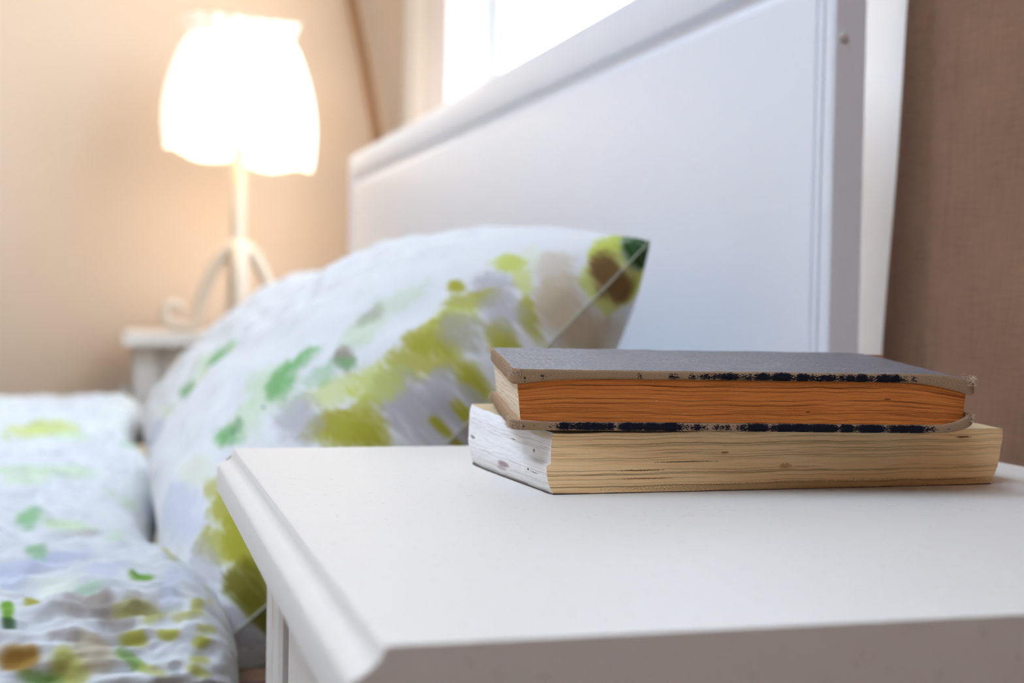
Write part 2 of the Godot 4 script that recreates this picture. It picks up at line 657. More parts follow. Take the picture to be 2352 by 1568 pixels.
# ================================================================== books
# one side of a block of pages: uneven rows of sheets; p0..p1 along the bottom edge, shape(u, h) moves the point
func page_side(g: Geo, nu: int, nv: int, f: Callable, scale_u: float) -> void:
	g.grid(nu, nv, f, false, func(u: float, w: float) -> Vector2: return Vector2(u * scale_u, 1.0 - w))


func page_texture(w: int, h: int, dark: Color, light: Color, line: Color, lines: int, seed_: int, wave: float, spots: Array) -> ImageTexture:
	var r := RandomNumberGenerator.new()
	r.seed = seed_
	var fine := noise(1.0, 2, seed_)
	var slow := noise(0.6, 3, seed_ + 1)
	var rows := []
	for k in lines:
		rows.append([r.randf(), r.randf_range(0.25, 1.0), r.randf_range(0, 50), r.randf_range(0.0025, 0.007)])
	var im := Image.create(w, h, false, Image.FORMAT_RGB8)
	var d := PackedFloat32Array()
	d.resize(w * h)
	for y in h:
		for x in w:
			var a := x / float(w)
			var b := y / float(h) + wave * slow.get_noise_2d(a * 9.0, 2.0)
			d[y * w + x] = 0.5 + 0.55 * fine.get_noise_2d(a * 9.0, b * h * 0.42) + 0.35 * fine.get_noise_2d(a * 2.0, b * 24.0 + 70.0) + 0.22 * fine.get_noise_2d(a * 330.0, y * 0.9 + 40.0)
	for y in h:
		for x in w:
			im.set_pixel(x, y, dark.lerp(light, clampf(d[y * w + x], 0, 1)))
	for k in rows:
		for x in w:
			var a := x / float(w)
			var on := clampf(slow.get_noise_2d(a * 6.0 + k[2], k[2]) * 2.0 + 0.75, 0, 1) * float(k[1])
			var yc := (float(k[0]) + wave * 1.0 * slow.get_noise_2d(a * 9.0, 2.0) + 0.012 * slow.get_noise_2d(a * 5.0, k[2])) * h
			for e in [-1, 0, 1]:
				var yy := int(yc) + int(e)
				if yy >= 0 and yy < h:
					var s := on * (0.8 if e == 0 else 0.3)
					im.set_pixel(x, yy, im.get_pixel(x, yy).lerp(line, s))
	for k in spots:                                    # stains and edge bands: u, v, radius u, radius v, colour, strength
		for y in range(maxi(0, int((k[1] - k[3]) * h)), mini(h, int((k[1] + k[3]) * h) + 1)):
			for x in range(maxi(0, int((k[0] - k[2]) * w)), mini(w, int((k[0] + k[2]) * w) + 1)):
				var q := pow((x / float(w) - k[0]) / k[2], 2) + pow((y / float(h) - k[1]) / k[3], 2) + 0.7 * fine.get_noise_2d(x * 0.12, y * 0.25)
				if q < 1.0:
					im.set_pixel(x, y, im.get_pixel(x, y).lerp(k[4], k[5] * minf(1.0, (1.0 - q) * 2.0)))
	return ImageTexture.create_from_image(im)


func paper(name_: String, tex: Texture2D) -> StandardMaterial3D:
	var m := paint(name_, Color.WHITE, 0.92, 0.25)
	m.albedo_texture = tex
	return m


func lower_book() -> void:
	var o := thing("book", "thick old paperback without its cover, pale page edges, lying flat under the navy book", "book", Vector3(0.171, 0.70, -0.551))
	# own axes: x along the front edge, -z back from it
	o.rotation.y = 0.021
	var L := 0.2105
	var D := 0.114
	var base := 0.0004
	var rn := noise(1.0, 3, 31)
	var top := func(x: float, z: float) -> float: return 0.0251 + 0.030 * -z + 0.0003 * rn.get_noise_2d(x * 40.0, z * 40.0)
	var left := func(h: float, z: float) -> float:      # how the left face stands at height h (0..1)
		var step := -0.0004 if h < 0.45 else 0.0012
		step = lerpf(-0.0006, 0.0012, smoothstep(0.47, 0.49, h)) if z > -0.03 else lerpf(-0.0002, 0.0005, h)
		return step + 0.0028 * pow(1.0 - minf(h / 0.42, 1.0), 2.0) + 0.0010 * pow(maxf(h - 0.8, 0) / 0.2, 2.0)
	var right := func(h: float) -> float: return L + 0.0048 * smoothstep(0.0, 0.55, h) + 0.0006 * sin(h * 9.0)
	var rough := func(s: float, h: float) -> float: return 0.00007 * rn.get_noise_2d(s * 8.0, h * 55.0) + 0.00018 * rn.get_noise_2d(s * 3.0, h * 12.0 + 30.0)
	var corner := 0.004
	var at := func(x: float, z: float, h: float) -> Vector3: return Vector3(x, lerpf(base, top.call(x, z), h), z)
	var front := func(u: float, h: float) -> Vector3:
		var x := lerpf(left.call(h, 0.0), right.call(h), u)
		return at.call(x, rough.call(u * 4.0, h) - 0.0012 * pow(absf(2 * u - 1), 14.0), h)
	var lft := func(u: float, h: float) -> Vector3:
		var z := -D * (1.0 - u)
		var x: float = left.call(h, z) + 0.055 * z + 0.003 * pow(1.0 - u, 8.0)
		return at.call(x + (rough.call(u * 2.0 + 20.0, h) if u < 0.999 else 0.0), (z if u < 0.999 else front.call(0.0, h).z), h)
	var bck := func(u: float, h: float) -> Vector3: return at.call(lerpf(right.call(h), lft.call(0.0, h).x, u), -D, h)
	var rgt := func(u: float, h: float) -> Vector3: return at.call(right.call(h) - 0.0004 * (1 - cos(u * TAU)), lerpf(front.call(1.0, h).z, -D, u), h)
	var m := ArrayMesh.new()
	var g := Geo.new()
	page_side(g, 120, 56, front, 1.0)
	g.into(m, paper("toned_page_edges", page_texture(1400, 200, rgb(240, 200, 146), rgb(252, 224, 174), rgb(112, 80, 48), 26, 41, 0.02, [[0.19, 0.63, 0.05, 0.012, rgb(96, 56, 26), 0.8], [0.28, 0.5, 0.07, 0.009, rgb(70, 45, 25), 0.8], [0.36, 0.35, 0.01, 0.02, rgb(130, 85, 35), 0.7], [0.2, 0.77, 0.06, 0.014, rgb(120, 70, 32), 0.6], [0.5, 0.6, 0.015, 0.05, rgb(140, 100, 60), 0.4], [0.9, 0.14, 0.02, 0.02, rgb(80, 55, 30), 0.8], [0.6, 0.94, 0.5, 0.08, rgb(120, 84, 50), 0.35]])))  # last entry: a darker band along the bottom edge
	g = Geo.new()
	page_side(g, 70, 56, lft, 1.0)
	g.into(m, paper("white_page_edges", page_texture(900, 240, rgb(230, 228, 227), rgb(245, 244, 243), rgb(172, 156, 140), 16, 43, 0.012, [[0.5, 0.78, 0.07, 0.06, rgb(150, 120, 125), 0.75], [0.47, 0.86, 0.06, 0.05, rgb(170, 150, 150), 0.5], [0.1, 0.52, 0.05, 0.03, rgb(100, 85, 70), 0.7], [0.82, 0.38, 0.012, 0.035, rgb(110, 110, 150), 0.7], [0.8, 0.7, 0.01, 0.02, rgb(50, 48, 52), 0.9], [0.86, 0.72, 0.04, 0.012, rgb(110, 110, 115), 0.6], [0.62, 0.3, 0.03, 0.01, rgb(90, 75, 60), 0.7], [0.88, 0.06, 0.14, 0.07, rgb(214, 190, 158), 0.8]])))
	g = Geo.new()
	page_side(g, 20, 20, bck, 1.0)
	page_side(g, 30, 20, rgt, 1.0)
	g.grid(40, 24, func(u: float, w: float) -> Vector3:
		var f: Vector3 = front.call(u, 1.0)
		var b: Vector3 = bck.call(1.0 - u, 1.0)
		var p := f.lerp(b, w)
		if u == 0.0:
			p = lft.call(1.0 - w, 1.0)
		elif u == 1.0:
			p = rgt.call(w, 1.0)
		p.y = top.call(p.x, p.z)
		return p)
	g.into(m, paint("tan_paper", rgb(214, 190, 152), 0.9, 0.25))
	put("page_block", m, o)
	# what is left of the back cover under the pages
	g = Geo.new()
	var ol := PackedVector2Array()
	for k in 40:
		ol.append(Vector2(0.0022 + (L - 0.003) * k / 39.0, 0.0003 * rn.get_noise_1d(k * 3.0) - 0.0002))
	for k in 12:
		ol.append(Vector2(L - 0.0008, -D * (k + 1) / 12.0))
	for k in 30:
		var q := (k + 1) / 30.0
		ol.append(Vector2(lerpf(L - 0.003, 0.0, q), -D))
	for k in 24:
		var q := (k + 1) / 25.0
		ol.append(Vector2(0.0016 - 0.055 * D * (1 - q) + 0.003 * pow(1 - q, 8.0) + 0.0004 * rn.get_noise_1d(k * 5.0 + 99), -D * (1 - q)))
	ol.reverse()
	g.extrude(ol, Vector3.RIGHT, Vector3.BACK, -0.0005, 0.0)
	part("back_cover", g, paint("dark_card", rgb(84, 70, 64), 0.8), o).set_meta("label", "thin dark remains of the back cover")


func upper_book() -> void:
	var o := thing("book", "old navy cloth hardback with frayed tan corners and orange-brown page edges, on top", "book")
	o.transform = Transform3D(Basis(Vector3.UP, deg_to_rad(-10.05)) * Basis(Vector3.RIGHT, 0.046), Vector3(0.1546, 0.7266, -0.552))
	var L := 0.1952
	var D := 0.106
	var rn := noise(1.0, 3, 77)
	var tb := 0.0035                                   # board thickness
	var y1 := 0.0212                                   # under the upper board
	var y2 := 0.0248
	var sag := func(x: float) -> float: return 0.0030 * exp(-pow(maxf(x, 0) / 0.014, 1.3)) + 0.0056 * exp(-pow(maxf(L - x, 0) / 0.014, 1.4))
	var lift := func(x: float, z: float) -> float: return 0.0046 * exp(-pow(maxf(L - x, 0) / 0.007, 1.5)) * exp(-pow(maxf(z + 0.012, -0.02) / -0.02 if z < -0.012 else 0.0, 2.0))
	# ---- boards
	var board := func(called: String, upper: bool) -> void:
		var ol := PackedVector2Array()                 # counter-clockwise seen from above: front left, front right, back right, back left
		var rc := 0.0045
		var corners := [[Vector2(rc, -rc), PI], [Vector2(L - rc, -rc), PI * 1.5], [Vector2(L - rc, -D + rc), 0.0], [Vector2(rc, -D + rc), PI * 0.5]]
		for c in 4:
			var from: Vector2 = corners[c][0]
			var to: Vector2 = corners[(c + 1) % 4][0]
			for k in 6:
				var q: float = corners[c][1] + k / 5.0 * PI / 2
				ol.append(from + rc * Vector2(cos(q), -sin(q)))
			var nrm := (to - from).normalized()
			nrm = Vector2(-nrm.y, nrm.x) * (-1.0 if Vector2(-nrm.y, nrm.x).dot(from - Vector2(L / 2, -D / 2)) < 0 else 1.0)
			var steps := 56 if c % 2 == 0 else 36
			for k in range(1, steps):
				var p := from.lerp(to, k / float(steps)) + nrm * rc
				p += nrm * 0.00035 * rn.get_noise_1d(p.x * 900.0 + p.y * 700.0) - nrm * 0.0006 * maxf(0.0, rn.get_noise_1d(p.x * 160.0 + p.y * 130.0 + 50))
				ol.append(p)
		var cnt := ol.size()
		var lo := 0.0 if not upper else y1
		var hi := tb if not upper else y2
		var cen := Vector2(L / 2, -D / 2)
		var ya := func(p: Vector2, f: float) -> float:  # f: 0 at the under side, 1 at the upper side
			if upper:
				return lerpf(lo - sag.call(p.x), hi - 0.0028 * exp(-pow((L - p.x) / 0.010, 2.0)), f) + 0.00025 * rn.get_noise_2d(p.x * 60, p.y * 60)
			return lerpf(lo, hi + 0.0006 * exp(-pow(p.x / 0.008, 2.0)), f) + (lift.call(p.x, p.y) if f > 0.5 else lift.call(p.x, p.y) * 0.75)
		var ring := func(k: int, inset: float, f: float) -> Vector3:
			var p := ol[k % cnt]
			p += (cen - p).normalized() * inset
			return Vector3(p.x, ya.call(p, f), p.y)
		var m := ArrayMesh.new()
		var g := Geo.new()
		var rim := [[0.0012, 0.0], [0.0003, 0.08], [0.0, 0.25], [0.0, 0.5], [0.0, 0.75], [0.0003, 0.92], [0.0012, 1.0]]
		g.grid(cnt, 6, func(u: float, w: float) -> Vector3:
			var e: Array = rim[int(round(w * 6))]
			var k := int(round(u * cnt))
			var p: Vector3 = ring.call(k, e[0] + 0.00022 * rn.get_noise_2d(k * 2.3, w * 9.0), e[1])
			return p, false, func(u: float, w: float) -> Vector2: return Vector2(u, w))
		g.into(m, mat.worn_board if upper else mat.worn_under_board)
		for f in [0.0, 1.0]:
			g = Geo.new()
			g.grid(cnt, 10, func(u: float, w: float) -> Vector3:
				var p: Vector3 = ring.call(int(round(u * cnt)), 0.0012, f)
				var q := Vector2(p.x, p.z).lerp(cen, w * w * 0.3 + w * 0.7)
				return Vector3(q.x, ya.call(q, f), q.y), f < 0.5, func(u: float, w: float) -> Vector2:
				var p: Vector3 = ring.call(int(round(u * cnt)), 0.0012, f)
				var q := Vector2(p.x, p.z).lerp(cen, w * w * 0.3 + w * 0.7)
				return Vector2(q.x / L, -q.y / D))
			g.into(m, mat.navy_cloth if (f > 0.5) == upper else mat.tan_board)
		put(called, m, o)
	cover_materials()
	board.call("front_cover", true)
	board.call("back_cover", false)
	# ---- loose threads where the corners of the boards are worn through
	var r := RandomNumberGenerator.new()
	r.seed = 23
	var fray := Geo.new()
	for c in [[0.0, 0.0, y1 + 0.0008, y2 + 0.0001, 150], [0.0, 0.0, 0.0006, tb + 0.0008, 130], [L, 0.0, y1 - 0.001, y2 - 0.001, 90], [L, 0.0, tb + 0.001, tb + 0.0046, 60], [0.0, -D, y1 + 0.001, y2, 50], [0.0, -D, 0.001, tb, 50]]:
		for k in int(c[4]):
			var sx := 1.0 if c[0] > 0.0 else -1.0
			var sz := 1.0 if c[1] == 0.0 else -1.0
			var an := r.randf() * PI / 2
			var along := pow(r.randf(), 2.0) * 0.012
			var p := Vector3(c[0] - sx * (0.0045 - 0.0043 * cos(an)), r.randf_range(c[2], c[3]), c[1] - sz * (0.0045 - 0.0043 * sin(an)))
			var dir := Vector3(sx * cos(an), r.randf_range(-0.7, 0.5), sz * sin(an))
			if r.randf() < 0.5:                        # some along the short side
				p = Vector3(c[0] - sx * 0.0004, p.y, c[1] - sz * (0.004 + along))
				dir = Vector3(sx, r.randf_range(-0.9, 0.3), r.randf_range(-0.6, 0.6))
			dir = dir.normalized() * r.randf_range(0.0005, 0.0019)
			var bend := Vector3(r.randfn(), r.randfn(), r.randfn()) * 0.00035
			fray.tube([p - dir * 0.3, p + dir * 0.5 + bend, p + dir], [0.00010, 0.00008, 0.00003], 4)
	part("frayed_threads", fray, paint("thread", rgb(206, 184, 158), 0.95, 0.2), o).set_meta("kind", "stuff")
	# ---- pages
	var px0 := 0.0024
	var px1 := 0.1905
	var top := func(x: float) -> float: return y1 - sag.call(x) * 0.98 - 0.0001
	var rough := func(s: float, h: float) -> float: return 0.00008 * rn.get_noise_2d(s * 10.0, h * 40.0) + 0.00025 * rn.get_noise_2d(s * 4.0, h * 10.0 + 9.0)
	var at := func(x: float, z: float, h: float) -> Vector3: return Vector3(x, lerpf(tb + 0.0001, top.call(x), h), z)
	var front := func(u: float, h: float) -> Vector3:
		var x := lerpf(px0 - 0.0016 * h + 0.002, px1 + 0.0012 * (h - 0.3), u)
		return at.call(x, -0.0012 + rough.call(u * 4.0, h) - 0.0016 * pow(absf(2 * u - 1), 20.0), h)
	var lft := func(u: float, h: float) -> Vector3:
		var f: Vector3 = front.call(0.0, h)
		return at.call(f.x - 0.0014 * (1.0 - u) + rough.call(u + 8.0, h) * (1.0 if u < 0.999 else 0.0), lerpf(-0.1, f.z, u), h)
	var rgt := func(u: float, h: float) -> Vector3:
		var f: Vector3 = front.call(1.0, h)
		return at.call(f.x, lerpf(f.z, -0.099, u), h)
	var m := ArrayMesh.new()
	var g := Geo.new()
	page_side(g, 140, 40, front, 1.0)
	g.into(m, paper("orange_page_edges", page_texture(1400, 180, rgb(176, 98, 44), rgb(212, 134, 70), rgb(58, 24, 8), 30, 52, 0.05, [[0.3, 0.5, 0.004, 0.01, rgb(220, 190, 150), 0.6], [0.64, 0.72, 0.006, 0.012, rgb(60, 26, 10), 0.9], [0.82, 0.4, 0.008, 0.014, rgb(60, 26, 10), 0.8], [0.5, 0.02, 0.5, 0.06, rgb(150, 86, 40), 0.5]])))  # last entry: a browner band along the top edge
	g = Geo.new()
	page_side(g, 60, 40, lft, 1.0)
	g.into(m, paper("cream_page_edges", page_texture(700, 180, rgb(216, 194, 164), rgb(240, 224, 200), rgb(170, 140, 110), 10, 53, 0.03, [])))
	g = Geo.new()
	page_side(g, 30, 20, rgt, 1.0)
	g.into(m, paper("dim_page_edges", page_texture(300, 180, rgb(170, 110, 58), rgb(205, 150, 90), rgb(80, 40, 20), 14, 54, 0.03, [])))
	put("page_block", m, o)
	# ---- spine at the back, rounded
	g = Geo.new()
	var sp := PackedVector2Array()
	for k in 9:
		var q := -PI / 2 + k / 8.0 * PI
		sp.append(Vector2(D - 0.004 + 0.006 * cos(q), 0.0124 + 0.0118 * sin(q)))
	sp.append(Vector2(D - 0.0065, 0.021))
	sp.append(Vector2(D - 0.0065, 0.0038))
	var tr := PackedVector2Array()
	for q in sp:
		tr.append(Vector2(q.x, q.y))
	g.extrude(tr, Vector3.FORWARD, Vector3.UP, 0.0035, L - 0.0035)
	part("spine", g, mat.spine_cloth, o)


func cover_materials() -> void:
	var n1 := noise(1.0, 3, 61)
	var n2 := noise(1.0, 4, 62)
	var navy := paint("navy_cloth", Color.WHITE, 0.38, 0.6)
	navy.albedo_texture = texture(900, 620, func(u: float, w: float) -> Color:
		var e := minf(minf(u, 1 - u) * 0.195, minf(w, 1 - w) * 0.106)
		var c := rgb(42, 44, 60).lerp(rgb(74, 78, 100), 0.5 + 0.5 * n1.get_noise_2d(u * 700, w * 500))
		c = c.lerp(rgb(120, 104, 104), clampf(n2.get_noise_2d(u * 9, w * 7) * 1.6 - 0.25, 0, 0.5))
		# a faded stamped ring and rule lines on the cloth
		var rr := Vector2((u - 0.52) * 1.84, w - 0.42).length()
		if absf(rr - 0.2) < 0.012 or absf(rr - 0.15) < 0.006:
			c = c.lerp(rgb(150, 138, 126), 0.45)
		var worn := clampf(1.0 - e / (0.0022 + 0.0016 * n2.get_noise_2d(u * 40, w * 30)), 0, 1)
		return c.lerp(rgb(206, 180, 160), worn))
	var nt := NoiseTexture2D.new()
	nt.width = 512
	nt.height = 512
	nt.seamless = true
	nt.as_normal_map = true
	nt.bump_strength = 8.0
	nt.noise = noise(0.12, 3, 9)
	navy.normal_enabled = true
	navy.normal_texture = nt
	navy.normal_scale = 0.5
	navy.rim_enabled = true
	navy.rim = 0.6
	navy.rim_tint = 0.3
	# board edges: rubbed tan card with flakes of the navy cloth left on them
	for k in 2:
		var edge := paint(["worn_board", "worn_under_board"][k], Color.WHITE, 0.95, 0.2)
		edge.albedo_texture = texture(2048, 48, func(u: float, w: float) -> Color:
			var c := rgb(128, 102, 78).lerp(rgb(176, 146, 116), 0.5 + 0.6 * n1.get_noise_2d(u * 900, w * 14))
			var s := (u - 0.025) / 0.275               # along the front edge, left to right
			var much := 0.0
			if k == 0:
				much = smoothstep(0.30, 0.42, s) * smoothstep(0.90, 0.80, s) * 1.0 - 0.5
			else:
				much = smoothstep(0.05, 0.09, s) * smoothstep(0.95, 0.90, s) * (1.15 if s < 0.34 or s > 0.5 else 0.6) - 0.5
			if s < 0.0 or s > 1.0:
				much = -0.75
			var mask := much + n2.get_noise_2d(u * 90, 3.0 + k * 40) * 0.95 + n1.get_noise_2d(u * 500, w * 6) * 0.6 + n1.get_noise_2d(u * 1500, w * 14 + 9) * 0.3 - 3.4 * pow(absf(w - (0.38 if k == 0 else 0.5)), 2.0)
			return c.lerp(rgb(22, 22, 32), clampf(mask * 9.0, 0.0, 0.96)))
	paint("tan_board", rgb(176, 146, 116), 0.9, 0.3)
	paint("spine_cloth", rgb(150, 112, 88), 0.85, 0.3)


# ================================================================== pillows
func pillow_point(u: float, w: float, side: float) -> Vector3:
	# u, w in -1..1: u near to far, w bottom to top, side +1 front face, -1 back face; own axes x out of the wall
	var a := 0.345
	var b := 0.205
	var pu := a * u * (1.0 - 0.07 * (1.0 - w * w))
	var pw := b * w * (1.0 - 0.07 * (1.0 - u * u))
	var t := 0.107 * pow(maxf((1.0 - pow(absf(u), 6.0)) * (1.0 - pow(absf(w), 2.5)), 0.0), 0.5) * (1.0 - 0.18 * u * u)
	var lean := deg_to_rad(42.5)
	var d := Vector3(cos(lean), sin(lean), 0)
	var nn := Vector3(-sin(lean), cos(lean), 0)
	return d * pw + nn * (side * t + 0.012 * (w * w - 0.5)) + Vector3(0, 0, -pu)


func pillow_mesh(material: Material, piping: Material, seed_: int) -> Array:
	var rn := noise(1.0, 3, seed_)
	var m := ArrayMesh.new()
	var warp := func(q: float) -> float: return sin(q * PI * 0.5) * 0.75 + q * 0.25   # finer cells near the seam
	for s in [1.0, -1.0]:
		var g := Geo.new()
		g.grid(80, 60, func(x: float, y: float) -> Vector3:
			var u: float = warp.call(x * 2 - 1)
			var w: float = warp.call(y * 2 - 1)
			var edge := (1 - u * u) * (1 - w * w)
			var p := pillow_point(u, w, s)
			var k := clampf(edge * 4.0, 0, 1)
			# soft creases, and small puckers gathered along the seam
			p += Vector3(-0.7, 0.7, 0) * s * (0.006 * rn.get_noise_2d(u * 4.0, w * 4.0 + s) + 0.004 * rn.get_noise_2d(u * 14.0, w * 5.0)) * k
			return p, s < 0, func(x: float, y: float) -> Vector2:
			return Vector2(warp.call(x * 2 - 1) * 0.5 + 0.5, 0.5 - warp.call(y * 2 - 1) * 0.5))
		g.into(m, material)
	var g2 := Geo.new()
	var pts := []
	var rad := []
	for e in 4:
		for k in 24:
			var q: float = -1.0 + 2.0 * k / 24.0
			var uw: Vector2 = [Vector2(q, -1), Vector2(1, q), Vector2(-q, 1), Vector2(-1, -q)][e]
			pts.append(pillow_point(uw.x, uw.y, 0.0))
			rad.append(0.0006)
	pts.append(pts[0])
	rad.append(0.0006)
	g2.tube(pts, rad, 6)
	return [m, g2.into(ArrayMesh.new(), piping)]


func pillows() -> void:
	var cloth := paint("floral_cotton", Color.WHITE, 0.9, 0.25)
	cloth.albedo_texture = dye(1024, rgb(224, 225, 225), pillow_print())
	var m := pillow_mesh(cloth, paint("seam_thread", rgb(176, 178, 158), 0.9, 0.2), 5)
	var spots := [
		[Vector3(0.199, 0.677, -1.24), "big floral green and grey pillow leaning on the headboard, nearest the nightstand"],
		[Vector3(0.208, 0.655, -2.03), "white floral pillow farther along the headboard, mostly hidden by the near pillow"]]
	for s in spots:
		var o := thing("pillow", s[1], "pillow", s[0], "floral pillows along the headboard")
		put("pillow_case", m[0], o)
		put("seam", m[1], o)


func pillow_print() -> Array:
	return flowers([
		[-0.023,0.042,0.074,0.023,135,"deep",0.95], [-0.125,0.141,0.075,0.019,131,"deep",0.95], [-0.026,0.129,0.030,0.007,-89,"leaf",0.95], [0.011,0.059,0.050,0.013,108,"lime",0.92],
		[-0.065,0.099,0.071,0.023,137,"olive",0.92], [0.003,0.113,0.026,0.006,-82,"lime",0.69], [0.000,0.089,0.041,0.010,103,"brown",0.95], [-0.006,0.156,0.023,0.006,91,"brown",0.80],
		[-0.018,0.117,0.045,0.013,-93,"pale",0.92], [-0.003,0.116,0.015,0.004,-84,"brown",0.69], [0.005,0.174,0.050,0.013,-87,"sand",0.95], [0.025,0.134,0.037,0.019,-94,"sand",0.57],
		[0.047,0.142,0.031,0.014,125,"pale",0.69], [0.055,0.173,0.027,0.021,-97,"lime",0.80], [0.009,0.224,0.028,0.007,105,"olive",0.80], [0.029,0.182,0.028,0.011,115,"lime",0.57],
		[0.009,0.280,0.032,0.010,-82,"olive",0.86], [0.040,0.230,0.040,0.025,101,"grey",0.69], [0.042,0.264,0.048,0.013,-106,"olive",0.69], [0.066,0.263,0.018,0.012,106,"olive",0.92],
		[0.021,0.248,0.040,0.019,-91,"grey",0.69], [0.039,0.313,0.048,0.014,-103,"lime",0.69], [0.036,0.347,0.067,0.020,-102,"olive",0.75], [0.034,0.406,0.070,0.021,-93,"olive",0.75],
		[0.021,0.359,0.035,0.013,101,"olive",0.69], [0.005,0.362,0.027,0.007,-87,"olive",0.92], [0.001,0.383,0.017,0.004,-90,"grey",0.69], [0.026,0.471,0.052,0.023,-91,"grey",0.80],
		[0.010,0.460,0.052,0.018,-93,"grey",0.80], [0.027,0.318,0.041,0.019,-92,"grey",0.69], [0.009,0.415,0.044,0.011,94,"grey",0.80], [0.000,0.408,0.014,0.004,-91,"olive",0.92],
		[0.002,0.453,0.012,0.003,-94,"olive",0.95], [0.034,0.575,0.063,0.023,-111,"olive",0.92], [0.027,0.532,0.041,0.019,-80,"olive",0.69], [0.044,0.480,0.054,0.023,-99,"lime",0.63],
		[0.073,0.541,0.055,0.026,-99,"lime",0.46], [0.076,0.611,0.048,0.043,104,"grey",0.69], [0.177,0.604,0.088,0.059,-178,"pgreen",0.69], [0.163,0.587,0.053,0.042,-21,"green",0.92],
		[0.160,0.536,0.050,0.027,-95,"green",0.92], [0.151,0.641,0.012,0.003,-180,"deepg",0.69], [0.168,0.721,0.061,0.025,-158,"green",0.92], [0.150,0.700,0.021,0.018,-172,"deepg",0.80],
		[0.098,0.479,0.029,0.021,148,"gbrown",0.92], [0.085,0.485,0.018,0.013,-125,"green",0.69], [0.132,0.392,0.033,0.017,-91,"gbrown",0.69], [0.103,0.529,0.038,0.019,-98,"green",0.40],
		[0.116,0.425,0.061,0.032,107,"pgreen",0.57], [0.119,0.337,0.063,0.024,-109,"pgreen",0.46], [0.156,0.680,0.060,0.038,173,"pgreen",0.57], [0.157,0.873,0.128,0.051,-168,"lav",0.57],
		[0.109,0.795,0.035,0.021,-172,"olive",0.57], [0.059,0.795,0.043,0.028,-127,"olive",0.80], [0.023,0.807,0.048,0.033,-71,"olive",0.92], [0.044,0.842,0.042,0.026,-128,"olive",0.69],
		[0.008,0.847,0.039,0.013,-91,"dolive",0.92], [-0.000,0.860,0.024,0.006,-88,"dolive",0.92], [0.042,0.879,0.039,0.028,118,"grey",0.57], [0.001,0.897,0.025,0.006,-90,"grey",0.80],
		[-0.008,0.887,0.023,0.006,-93,"dolive",0.92], [0.184,0.807,0.070,0.028,-156,"pale",0.69]], 60, 4, Rect2(0, 0, 0.62, 1))


# the dyes of the bed linen
func dyes() -> Dictionary:
	return {"deep": rgb(34, 66, 26), "leaf": rgb(108, 156, 48), "lime": rgb(190, 200, 84), "olive": rgb(164, 160, 52), "brown": rgb(120, 92, 60), "sand": rgb(198, 182, 154), "pale": rgb(222, 226, 204), "grey": rgb(172, 168, 170), "pgreen": rgb(196, 214, 176), "green": rgb(126, 178, 116), "deepg": rgb(66, 116, 78), "gbrown": rgb(146, 134, 124), "lav": rgb(190, 194, 212), "dolive": rgb(112, 106, 34), "ochre": rgb(152, 112, 44)}


func flowers(list: Array, rest: int, seed_: int, clear: Rect2) -> Array:
	var d := dyes()
	var keys := ["lime", "grey", "pgreen", "olive", "lav", "green", "sand"]
	var r := RandomNumberGenerator.new()
	r.seed = seed_
	var out := []
	for k in rest:                                     # the same print goes on over the rest of the cloth
		var b := [r.randf(), r.randf(), r.randf_range(0.02, 0.05), r.randf_range(0.01, 0.025), r.randf_range(0, 180), d[keys[k % keys.size()]], 0.6]
		if not clear.has_point(Vector2(b[0], b[1])):
			out.append(b)
	for b in list:
		out.append([b[0], b[1], b[2], b[3], b[4], d[b[5]], b[6]])
	return out


